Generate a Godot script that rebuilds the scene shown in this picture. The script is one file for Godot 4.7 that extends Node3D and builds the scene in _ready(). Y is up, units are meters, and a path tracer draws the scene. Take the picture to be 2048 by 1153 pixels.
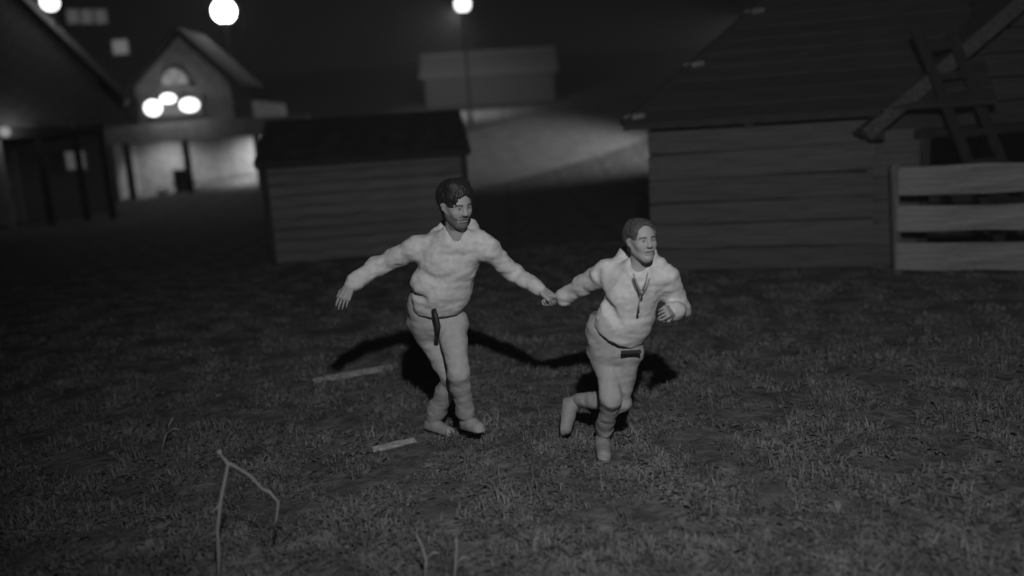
extends Node3D

# Night yard seen by an infrared camera on a post: two people running hand in hand.
const F := 1704.0           # focal length in pixels of the 2048 px wide photograph
const EYE := Vector3(0, 2.08, 0)
const PITCH := -10.8
const ROLL := -3.6
var lens_basis: Basis
var used := {}
var rng := RandomNumberGenerator.new()
var fn := FastNoiseLite.new()
var M := {}
var ridged := FastNoiseLite.new()

# ---------------------------------------------------------------- positions
# a pixel gives a direction; the distance D is where the thing stands
func P(x: float, y: float, D: float) -> Vector3:
	var r := lens_basis * Vector3((x - 1024.0) / F, -(y - 576.5) / F, -1.0)
	return EYE + r * (D / -r.z)

func G(x: float, y: float, h := 0.0) -> Vector3:
	var r := lens_basis * Vector3((x - 1024.0) / F, -(y - 576.5) / F, -1.0)
	return EYE + r * ((h - EYE.y) / r.y)

# ---------------------------------------------------------------- naming
func numbered(called: String) -> String:
	var n: int = used.get(called, 0)
	used[called] = n + 1
	return called if n == 0 else "%s_%03d" % [called, n]

func tag(o: Node, label: String, category: String, group := "") -> Node:
	o.set_meta("label", label)
	o.set_meta("category", category)
	if group != "":
		o.set_meta("group", group)
	return o

func thing(called: String, label: String, category: String, at := Vector3.ZERO, turn := 0.0, group := "") -> Node3D:
	var o := Node3D.new()
	o.name = numbered(called)
	add_child(o)
	o.position = at
	o.rotation.y = turn
	tag(o, label, category, group)
	return o

func part(called: String, mesh: Mesh, m: Material, parent: Node, at := Vector3.ZERO, b := Basis.IDENTITY) -> MeshInstance3D:
	var o := MeshInstance3D.new()
	o.name = called if parent != self else numbered(called)
	o.mesh = mesh
	o.material_override = m
	parent.add_child(o, true)
	o.transform = Transform3D(b, at)
	return o

# ---------------------------------------------------------------- materials
func grey(v: float) -> Color:
	return Color(v, v, v).linear_to_srgb()

func noise_image(size: int, freq: float, lo: float, hi: float, seed_: int, octaves := 4) -> ImageTexture:
	var n := FastNoiseLite.new()
	n.seed = seed_
	n.frequency = freq
	n.fractal_octaves = octaves
	var a := n.get_seamless_image(size, size)
	a.convert(Image.FORMAT_L8)
	var d := a.get_data()
	for i in d.size():
		d[i] = int(lerpf(lo, hi, d[i] / 255.0) * 255.0)
	return ImageTexture.create_from_image(Image.create_from_data(size, size, false, Image.FORMAT_L8, d))

func bump_image(size: int, freq: float, strength: float, seed_: int, octaves := 4) -> ImageTexture:
	var n := FastNoiseLite.new()
	n.seed = seed_
	n.frequency = freq
	n.fractal_octaves = octaves
	var a := n.get_seamless_image(size, size)
	a.convert(Image.FORMAT_RGBA8)
	a.bump_map_to_normal_map(strength)
	return ImageTexture.create_from_image(a)

func mat(called: String, v: float, rough := 0.85, tex: Texture2D = null, scale := Vector3.ONE, bump: Texture2D = null, world := true) -> StandardMaterial3D:
	var m := StandardMaterial3D.new()
	m.resource_name = called
	m.albedo_color = grey(v)
	m.roughness = rough
	if tex:
		m.albedo_texture = tex
		m.uv1_triplanar = true
		m.uv1_world_triplanar = world
		m.uv1_scale = scale
	if bump:
		m.normal_enabled = true
		m.normal_texture = bump
		m.uv1_triplanar = true
		m.uv1_world_triplanar = world
		m.uv1_scale = scale
	M[called] = m
	return m

func glow(called: String, v: float, e: float) -> StandardMaterial3D:
	var m := StandardMaterial3D.new()
	m.resource_name = called
	m.albedo_color = grey(v)
	m.emission_enabled = true
	m.emission = Color(1, 1, 1)
	m.emission_energy_multiplier = e
	M[called] = m
	return m

func make_materials() -> void:
	var grain := noise_image(512, 0.012, 0.58, 1.0, 3, 5)
	var grain_bump := bump_image(512, 0.02, 1.5, 4, 4)
	var blotch := noise_image(512, 0.008, 0.5, 1.0, 5, 5)
	var soft := noise_image(512, 0.02, 0.82, 1.0, 25, 5)
	var cloth := noise_image(256, 0.03, 0.86, 1.0, 6, 4)
	var knit := bump_image(256, 0.12, 1.5, 7, 3)
	var wood := Vector3(0.16, 4.5, 4.5)
	for k in 3:
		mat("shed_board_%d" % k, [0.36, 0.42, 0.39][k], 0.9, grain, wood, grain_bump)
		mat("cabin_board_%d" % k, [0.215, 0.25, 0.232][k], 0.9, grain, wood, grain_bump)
		mat("fence_board_%d" % k, [0.54, 0.60, 0.57][k], 0.85, grain, wood, grain_bump)
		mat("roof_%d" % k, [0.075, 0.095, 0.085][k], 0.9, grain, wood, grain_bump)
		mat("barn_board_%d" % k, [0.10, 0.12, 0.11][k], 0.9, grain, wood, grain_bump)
	mat("dark_wood", 0.09, 0.9, grain, Vector3(3.2, 0.35, 3.2), grain_bump)
	mat("black_wood", 0.05, 0.9, grain, Vector3(3.2, 0.35, 3.2))
	mat("post_wood", 0.34, 0.85, grain, Vector3(3.2, 0.35, 3.2), grain_bump)
	mat("pale_wood", 0.42, 0.85, grain, Vector3(3.2, 0.35, 3.2), grain_bump)
	mat("barge_wood", 0.17, 0.85, grain, Vector3(2, 2, 2), grain_bump)
	mat("felt", 0.10, 0.95, blotch, Vector3(0.6, 0.6, 0.6), grain_bump)
	mat("ground", 0.23, 1.0, blotch, Vector3(0.55, 0.55, 0.55), bump_image(512, 0.03, 6.0, 9, 5))
	mat("gravel", 0.40, 1.0, noise_image(512, 0.02, 0.75, 1.0, 15, 5), Vector3(0.12, 0.12, 0.12), grain_bump)
	mat("plaster", 0.42, 0.9, soft, Vector3(0.2, 0.2, 0.2))
	mat("timber", 0.24, 0.9, grain, Vector3(0.5, 2.0, 2.0), grain_bump)
	mat("metal", 0.03, 0.6)
	mat("chrome", 0.8, 0.15).metallic = 1.0
	mat("black", 0.012, 0.6)
	mat("belt", 0.02, 0.6)
	mat("pullover", 0.66, 0.95, cloth, Vector3(3, 3, 3), knit, false)
	mat("zip_top", 0.67, 0.95, cloth, Vector3(3, 3, 3), knit, false)
	mat("trousers", 0.47, 0.95, cloth, Vector3(3, 3, 3), knit, false)
	mat("joggers", 0.44, 0.95, cloth, Vector3(3, 3, 3), knit, false)
	mat("shoe", 0.42, 0.7, cloth, Vector3(6, 6, 6))
	mat("pale_shoe", 0.36, 0.7, cloth, Vector3(6, 6, 6))
	mat("cord", 0.24, 0.8)
	mat("hair_dark", 0.022, 0.6, grain, Vector3(8, 8, 8), knit, false)
	mat("hair", 0.10, 0.6, grain, Vector3(8, 8, 8), knit, false)
	var skin := mat("skin", 1.0, 0.6)
	skin.vertex_color_use_as_albedo = true
	var gr := mat("grass", 1.0, 0.9)
	gr.vertex_color_use_as_albedo = true
	gr.cull_mode = BaseMaterial3D.CULL_DISABLED
	mat("stalk", 0.34, 0.9)
	mat("stick", 0.6, 0.9, grain, Vector3(3, 3, 3), grain_bump)
	var glass := StandardMaterial3D.new()
	glass.transparency = BaseMaterial3D.TRANSPARENCY_ALPHA
	glass.albedo_color = Color(0.6, 0.6, 0.6, 0.2)
	glass.roughness = 0.08
	glass.resource_name = "glass"
	M["glass"] = glass
	glow("lamp_bright", 0.8, 2.5)
	glow("lamp_glare", 0.8, 14.0)
	glow("lamp_mid", 0.8, 3.0)
	glow("lamp_low", 0.6, 0.28)
	glow("window_lit", 0.3, 0.06)
	glow("fan_lit", 0.4, 0.13)

# ---------------------------------------------------------------- simple solids
# a bar along x with chamfered long edges, centred; ends slightly uneven
func beam(l: float, h: float, d: float, ch := 0.008, uneven := 0.0) -> ArrayMesh:
	var st := SurfaceTool.new()
	st.begin(Mesh.PRIMITIVE_TRIANGLES)
	st.set_smooth_group(-1)
	var y := h / 2.0
	var z := d / 2.0
	var c := minf(ch, minf(y, z) * 0.6)
	var ring := [Vector2(y - c, z), Vector2(y, z - c), Vector2(y, -z + c), Vector2(y - c, -z), Vector2(-y + c, -z), Vector2(-y, -z + c), Vector2(-y, z - c), Vector2(-y + c, z)]
	var steps := 1 if uneven == 0.0 else 5
	var rows := []
	for i in steps + 1:
		var x := lerpf(-l / 2.0, l / 2.0, float(i) / steps)
		var up := rng.randf_range(-uneven, uneven)
		var lo := rng.randf_range(-uneven, uneven)
		var row := []
		for r in ring:
			row.append(Vector3(x, r.x + (up if r.x > 0 else lo), r.y))
		rows.append(row)
	for i in steps:
		for k in 8:
			var n := (k + 1) % 8
			quad(st, rows[i][k], rows[i + 1][k], rows[i + 1][n], rows[i][n])
	for e in [0, steps]:
		for k in range(1, 7):
			if e == 0:
				tri(st, rows[0][0], rows[0][k], rows[0][k + 1])
			else:
				tri(st, rows[e][0], rows[e][k + 1], rows[e][k])
	st.generate_normals()
	return st.commit()

func tri(st: SurfaceTool, a: Vector3, b: Vector3, c: Vector3) -> void:
	st.add_vertex(a); st.add_vertex(b); st.add_vertex(c)

func quad(st: SurfaceTool, a: Vector3, b: Vector3, c: Vector3, d: Vector3) -> void:
	tri(st, a, b, c); tri(st, a, c, d)

# an upright prism from an outline in x,y, from z = 0 back to -depth
func prism(outline: PackedVector2Array, depth: float) -> ArrayMesh:
	var st := SurfaceTool.new()
	st.begin(Mesh.PRIMITIVE_TRIANGLES)
	st.set_smooth_group(-1)
	var idx := Geometry2D.triangulate_polygon(outline)
	for i in range(0, idx.size(), 3):
		var a := outline[idx[i]]
		var b := outline[idx[i + 1]]
		var c := outline[idx[i + 2]]
		if (b - a).cross(c - a) > 0:
			var t := b
			b = c
			c = t
		tri(st, Vector3(a.x, a.y, 0), Vector3(b.x, b.y, 0), Vector3(c.x, c.y, 0))
		tri(st, Vector3(a.x, a.y, -depth), Vector3(c.x, c.y, -depth), Vector3(b.x, b.y, -depth))
	for i in outline.size():
		var a := outline[i]
		var b := outline[(i + 1) % outline.size()]
		quad(st, Vector3(a.x, a.y, 0), Vector3(a.x, a.y, -depth), Vector3(b.x, b.y, -depth), Vector3(b.x, b.y, 0))
	st.generate_normals()
	return st.commit()

# a tube through points
func tube(pts: Array, radii: Array, sides := 8) -> ArrayMesh:
	var st := SurfaceTool.new()
	st.begin(Mesh.PRIMITIVE_TRIANGLES)
	st.set_smooth_group(0)
	var rows := []
	for i in pts.size():
		var p: Vector3 = pts[i]
		var t: Vector3 = (pts[mini(i + 1, pts.size() - 1)] - pts[maxi(i - 1, 0)]).normalized()
		var u := t.cross(Vector3.UP if absf(t.y) < 0.9 else Vector3.RIGHT).normalized()
		var v := t.cross(u)
		var row := []
		for k in sides:
			var a := TAU * k / sides
			row.append(p + (u * cos(a) + v * sin(a)) * float(radii[i]))
		rows.append(row)
	for i in pts.size() - 1:
		for k in sides:
			var n := (k + 1) % sides
			quad(st, rows[i][k], rows[i][n], rows[i + 1][n], rows[i + 1][k])
	for k in range(1, sides - 1):
		tri(st, rows[0][0], rows[0][k + 1], rows[0][k])
		var e: Array = rows[-1]
		tri(st, e[0], e[k], e[k + 1])
	st.index()
	st.generate_normals()
	return st.commit()

func lathe(profile: Array, sides := 20) -> ArrayMesh:
	var st := SurfaceTool.new()
	st.begin(Mesh.PRIMITIVE_TRIANGLES)
	st.set_smooth_group(0)
	for i in profile.size() - 1:
		var a: Vector2 = profile[i]
		var b: Vector2 = profile[i + 1]
		for k in sides:
			var u := TAU * k / sides
			var v := TAU * (k + 1) / sides
			quad(st, Vector3(cos(u) * a.x, a.y, sin(u) * a.x), Vector3(cos(u) * b.x, b.y, sin(u) * b.x), Vector3(cos(v) * b.x, b.y, sin(v) * b.x), Vector3(cos(v) * a.x, a.y, sin(v) * a.x))
	st.index()
	st.generate_normals()
	return st.commit()

func ball(r: float, squash := 1.0) -> ArrayMesh:
	var prof := []
	for i in 13:
		var a := -PI / 2 + PI * i / 12.0
		prof.append(Vector2(maxf(cos(a) * r, 0.0005), sin(a) * r * squash))
	return lathe(prof)

# a bar between two points, with a rectangular section
func strut(called: String, a: Vector3, b: Vector3, h: float, d: float, m: Material, parent: Node, face := Vector3(0, 0, 1), uneven := 0.0) -> MeshInstance3D:
	var x := (b - a).normalized()
	var z := (face - x * face.dot(x)).normalized()
	var y := z.cross(x)
	return part(called, beam(a.distance_to(b), h, d, 0.006, uneven), m, parent, (a + b) / 2.0, Basis(x, y, z))

# ---------------------------------------------------------------- bodies: distance field + surface nets
class Field:
	var lo: Vector3
	var cell: float
	var nx: int
	var ny: int
	var nz: int
	var g := PackedFloat32Array()

	func _init(a: Vector3, b: Vector3, c: float) -> void:
		lo = a
		cell = c
		nx = int(ceil((b.x - a.x) / c)) + 1
		ny = int(ceil((b.y - a.y) / c)) + 1
		nz = int(ceil((b.z - a.z) / c)) + 1
		g.resize(nx * ny * nz)
		g.fill(1.0)

	# tapered capsule a-b; offsets along n count 1/s (s < 1 flattens); k is the blend
	func cap(a: Vector3, b: Vector3, ra: float, rb: float, k := 0.02, n := Vector3.ZERO, s := 1.0, cut := false) -> void:
		var reach := maxf(ra, rb) * maxf(1.0, s) + k + cell * 2.5
		var mn := (a.min(b) - Vector3.ONE * reach - lo) / cell
		var mx := (a.max(b) + Vector3.ONE * reach - lo) / cell
		var ab := b - a
		var l2 := maxf(ab.length_squared(), 1e-9)
		var flat := n != Vector3.ZERO
		var f := 1.0 / s - 1.0
		for z in range(maxi(0, int(mn.z)), mini(nz, int(mx.z) + 2)):
			for y in range(maxi(0, int(mn.y)), mini(ny, int(mx.y) + 2)):
				var row := (z * ny + y) * nx
				for x in range(maxi(0, int(mn.x)), mini(nx, int(mx.x) + 2)):
					var q := lo + Vector3(x, y, z) * cell - a
					var t := clampf(q.dot(ab) / l2, 0.0, 1.0)
					var w := q - ab * t
					if flat:
						w += n * (w.dot(n) * f)
					var d := w.length() - lerpf(ra, rb, t)
					var old := g[row + x]
					if cut:
						d = -d
						var h2 := maxf(k - absf(old - d), 0.0) / k
						g[row + x] = maxf(old, d) + h2 * h2 * k * 0.25
					else:
						var h := maxf(k - absf(old - d), 0.0) / k
						g[row + x] = minf(old, d) - h * h * k * 0.25

	# keep only the side of the plane where (p - at) . n < 0
	func trim(at: Vector3, n: Vector3, within := 9.0) -> void:
		for z in nz:
			for y in ny:
				for x in nx:
					var i := (z * ny + y) * nx + x
					if g[i] < cell * 3.0:
						var q := lo + Vector3(x, y, z) * cell - at
						if q.length() < within:
							g[i] = maxf(g[i], q.dot(n))

	func ripple(noise: FastNoiseLite, amount: float, stretch: Vector3) -> void:
		for z in nz:
			for y in ny:
				for x in nx:
					var i := (z * ny + y) * nx + x
					if g[i] < cell * 6.0 and g[i] > -cell * 6.0:
						var q := (lo + Vector3(x, y, z) * cell) * stretch
						g[i] += noise.get_noise_3dv(q) * amount

	func mesh_into(st: SurfaceTool, xf: Transform3D, paint: Callable) -> void:
		var ids := {}
		var pos := PackedVector3Array()
		var nor := PackedVector3Array()
		var sy := nx
		var sz := nx * ny
		var offs := [0, 1, sy, sy + 1, sz, sz + 1, sz + sy, sz + sy + 1]
		var corner := [Vector3(0, 0, 0), Vector3(1, 0, 0), Vector3(0, 1, 0), Vector3(1, 1, 0), Vector3(0, 0, 1), Vector3(1, 0, 1), Vector3(0, 1, 1), Vector3(1, 1, 1)]
		var edges := [[0, 1], [2, 3], [4, 5], [6, 7], [0, 2], [1, 3], [4, 6], [5, 7], [0, 4], [1, 5], [2, 6], [3, 7]]
		for z in nz - 1:
			for y in ny - 1:
				var row := (z * ny + y) * nx
				for x in nx - 1:
					var i := row + x
					var v0 := g[i]
					if v0 > cell * 5.0 or v0 < -cell * 5.0:
						continue
					var inside := 0
					for k in 8:
						if g[i + offs[k]] < 0.0:
							inside += 1
					if inside == 0 or inside == 8:
						continue
					var sum := Vector3.ZERO
					var n := 0
					for e in edges:
						var va := g[i + offs[e[0]]]
						var vb := g[i + offs[e[1]]]
						if (va < 0.0) != (vb < 0.0):
							sum += corner[e[0]].lerp(corner[e[1]], va / (va - vb))
							n += 1
					sum /= n
					var gr := Vector3.ZERO
					for k in 8:
						var v := g[i + offs[k]]
						gr += (corner[k] * 2.0 - Vector3.ONE) * v
					ids[i] = pos.size()
					pos.append(lo + (Vector3(x, y, z) + sum) * cell)
					nor.append(gr.normalized())
		# smooth the normals over neighbouring cells
		var sm := PackedVector3Array()
		sm.resize(pos.size())
		for i in ids:
			var s := Vector3.ZERO
			for o in [0, 1, -1, sy, -sy, sz, -sz]:
				if ids.has(i + o):
					s += nor[ids[i + o]]
			sm[ids[i]] = s.normalized()
		var dirs := [1, sy, sz]
		for i in ids:
			for ax in 3:
				var d: int = dirs[ax]
				var u: int = dirs[(ax + 1) % 3]
				var w: int = dirs[(ax + 2) % 3]
				var a0 := g[i]
				var a1 := g[i + d]
				if (a0 < 0.0) == (a1 < 0.0):
					continue
				if not (ids.has(i - u) and ids.has(i - w) and ids.has(i - u - w)):
					continue
				var q := [ids[i], ids[i - u], ids[i - u - w], ids[i - w]]
				if (a0 < 0.0) != (xf.basis.determinant() < 0.0):
					pass
				else:
					q = [q[0], q[3], q[2], q[1]]
				for k in [0, 2, 1, 0, 3, 2]:
					var p: Vector3 = pos[q[k]]
					st.set_normal(xf.basis * sm[q[k]])
					st.set_color(paint.call(p))
					st.add_vertex(xf * p)

func plain(_p: Vector3) -> Color:
	return Color(0.32, 0.32, 0.32)

func begin() -> SurfaceTool:
	var st := SurfaceTool.new()
	st.begin(Mesh.PRIMITIVE_TRIANGLES)
	return st

# ---------------------------------------------------------------- head, in its own frame: +z is where the face looks
func head_paint(p: Vector3, beard: bool) -> Color:
	var v := 0.34
	var ax := absf(p.x)
	for s in [-1.0, 1.0]:
		var e := Vector2(p.x - s * 0.031, p.y - 0.006)
		if p.z > 0.06 and absf(e.x) < 0.015 and absf(e.y) < 0.0065:
			v = 0.30 if e.length() > 0.006 else 0.03
		var br := Vector2(p.x - s * 0.033, p.y - 0.026 + absf(e.x) * 0.15)
		if p.z > 0.05 and absf(br.x) < 0.021 and absf(br.y) < 0.0055:
			v = 0.06
	if p.z > 0.055 and ax < 0.026 and absf(p.y + 0.062 - ax * 0.12) < 0.0065:
		v = 0.16
	if p.z > 0.055 and ax < 0.021 and absf(p.y + 0.061 - ax * 0.12) < 0.0022:
		v = 0.05
	if beard:
		var moustache := p.z > 0.05 and ax < 0.034 and p.y < -0.040 and p.y > -0.056 + ax * 0.2
		var chin := p.y < -0.074 and p.y > -0.135 and p.z > -0.01
		var cheek := ax > 0.036 and p.y < -0.028 - (p.z - 0.0) * 0.35 and p.y > -0.13 and p.z > -0.015
		if moustache or chin or cheek:
			v = lerpf(v, 0.07, 0.72)
	return Color(v, v, v)

func head_into(st: SurfaceTool, at: Transform3D, neck_end: Vector3, beard: bool, scale := 1.0) -> void:
	var xf := at.scaled_local(Vector3.ONE * scale)
	var f := Field.new(Vector3(-0.12, -0.2, -0.15), Vector3(0.12, 0.14, 0.14), 0.0046)
	f.cap(Vector3(0, 0.036, -0.030), Vector3(0, 0.036, 0.004), 0.084, 0.081, 0.02, Vector3.RIGHT, 0.9)
	f.cap(Vector3(0, 0.005, 0.018), Vector3(0, -0.050, 0.022), 0.066, 0.055, 0.03)
	for s in [-1.0, 1.0]:
		f.cap(Vector3(s * 0.048, -0.045, -0.005), Vector3(s * 0.020, -0.096, 0.045), 0.024, 0.019, 0.025)
		f.cap(Vector3(s * 0.040, -0.022, 0.052), Vector3(s * 0.036, -0.032, 0.054), 0.023, 0.020, 0.025)
		f.cap(Vector3(s * 0.044, 0.024, 0.062), Vector3(s * 0.012, 0.022, 0.079), 0.010, 0.010, 0.015)
		f.cap(Vector3(s * 0.031, 0.004, 0.094), Vector3(s * 0.033, 0.004, 0.094), 0.016, 0.016, 0.012, Vector3.ZERO, 1.0, true)
		f.cap(Vector3(s * 0.031, 0.006, 0.070), Vector3(s * 0.0312, 0.006, 0.070), 0.0125, 0.0125, 0.004)
		f.cap(Vector3(s * 0.074, 0.012, -0.012), Vector3(s * 0.071, -0.022, -0.006), 0.019, 0.011, 0.008, Vector3(0.94 * s, 0, 0.34).normalized(), 0.42)
		f.cap(Vector3(s * 0.082, 0.014, -0.022), Vector3(s * 0.080, -0.010, -0.016), 0.013, 0.010, 0.006, Vector3(0.94 * s, 0, 0.34).normalized(), 0.4)
		f.cap(Vector3(s * 0.010, -0.028, 0.088), Vector3(s * 0.011, -0.027, 0.092), 0.009, 0.009, 0.008)
	f.cap(Vector3(0, -0.100, 0.050), Vector3(0, -0.098, 0.058), 0.022, 0.018, 0.025)
	f.cap(Vector3(0, 0.014, 0.080), Vector3(0, -0.024, 0.101), 0.008, 0.0115, 0.012)
	f.cap(Vector3(-0.019, -0.057, 0.074), Vector3(0.019, -0.057, 0.074), 0.0075, 0.0075, 0.010)
	f.cap(Vector3(-0.015, -0.069, 0.074), Vector3(0.015, -0.069, 0.074), 0.0080, 0.0080, 0.008)
	f.cap(Vector3(-0.022, -0.063, 0.083), Vector3(0.022, -0.063, 0.083), 0.0035, 0.0035, 0.004, Vector3.ZERO, 1.0, true)
	var n := xf.affine_inverse() * neck_end
	f.cap(Vector3(0, -0.04, -0.030), n, 0.050, 0.056, 0.03)
	f.mesh_into(st, xf, head_paint.bind(beard))

# ---------------------------------------------------------------- hand: wrist, the way the fingers go, the way the palm faces, the thumb's side
func hand_into(st: SurfaceTool, wrist: Vector3, fore: Vector3, palm: Vector3, thumb_side: float, curl: float, fore_arm: Vector3, size := 1.0) -> void:
	var y := fore.normalized()
	var z := (palm - y * palm.dot(y)).normalized()
	var x := y.cross(z) * thumb_side
	var f := Field.new(Vector3(-0.09, -0.09, -0.10), Vector3(0.10, 0.21, 0.11), 0.0036)
	var to_local := Basis(x, y, z).inverse()
	var arm := (to_local * (fore_arm - wrist)).normalized()
	f.cap(arm * 0.075, Vector3(0, 0.012, 0), 0.031, 0.026, 0.01, Vector3(0, 0, 1), 0.75)
	f.cap(Vector3(-0.022, 0.02, 0), Vector3(-0.030, 0.082, 0.002), 0.017, 0.015, 0.014)
	f.cap(Vector3(0.0, 0.018, 0), Vector3(0.0, 0.088, -0.002), 0.018, 0.015, 0.014)
	f.cap(Vector3(0.020, 0.02, 0), Vector3(0.026, 0.088, -0.001), 0.017, 0.015, 0.014)
	var roots := [0.031, 0.010, -0.011, -0.031]
	var lens := [0.070, 0.080, 0.074, 0.058]
	for i in 4:
		var p := Vector3(roots[i], 0.086 - absf(i - 1.2) * 0.004, 0)
		var a := curl * (0.35 + 0.08 * i)
		var spread: float = roots[i] * 1.6
		var r := 0.0092 - 0.0006 * i
		for seg in 3:
			var l: float = lens[i] * [0.45, 0.31, 0.26][seg]
			var d := Vector3(sin(spread) * cos(a), cos(a) * cos(spread), sin(a))
			var q := p + d * l
			f.cap(p, q, r, r - 0.0009, 0.004)
			p = q
			r -= 0.0009
			a += curl * 0.75
	var t0 := Vector3(0.026, 0.022, 0.006)
	var t1 := Vector3(0.050, 0.055, 0.014 + 0.012 * curl)
	var t2 := Vector3(0.056 - 0.012 * curl, 0.084, 0.020 + 0.02 * curl)
	var t3 := Vector3(0.052 - 0.028 * curl, 0.106, 0.024 + 0.026 * curl)
	f.cap(t0, t1, 0.016, 0.012, 0.012)
	f.cap(t1, t2, 0.0112, 0.0102, 0.004)
	f.cap(t2, t3, 0.0100, 0.0088, 0.004)
	f.mesh_into(st, Transform3D(Basis(x * size, y * size, z * size), wrist), plain)

# ---------------------------------------------------------------- a person from joints
func bounds(pts: Array, pad: float) -> AABB:
	var a: Vector3 = pts[0]
	var b: Vector3 = pts[0]
	for p: Vector3 in pts:
		a = a.min(p)
		b = b.max(p)
	return AABB(a - Vector3.ONE * pad, b - a + Vector3.ONE * pad * 2.0)

func look(at: Vector3, fwd: Vector3, lean: Vector3) -> Transform3D:
	var z := fwd.normalized()
	var x := lean.cross(z).normalized()
	return Transform3D(Basis(x, z.cross(x), z), at)

func foot(st: SurfaceTool, ankle: Vector3, heel: Vector3, toe: Vector3) -> void:
	var b := bounds([ankle, heel, toe], 0.12)
	var f := Field.new(b.position, b.end, 0.0085)
	var dir := (toe - heel).normalized()
	var up := (ankle - heel).normalized()
	up = (up - dir * up.dot(dir)).normalized()
	var side := dir.cross(up)
	f.cap(heel + dir * 0.035 + up * 0.04, heel + dir * 0.12 + up * 0.042, 0.038, 0.040, 0.03)
	f.cap(heel + dir * 0.12 + up * 0.042, toe - dir * 0.045 + up * 0.032, 0.042, 0.038, 0.03, side, 1.18)
	f.cap(ankle, heel + dir * 0.06 + up * 0.05, 0.042, 0.046, 0.03)
	f.cap(heel + dir * 0.035 + up * 0.014, toe - dir * 0.04 + up * 0.014, 0.040, 0.043, 0.01, up, 0.36)
	f.trim(heel, -up)
	f.mesh_into(st, Transform3D.IDENTITY, plain)

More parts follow.
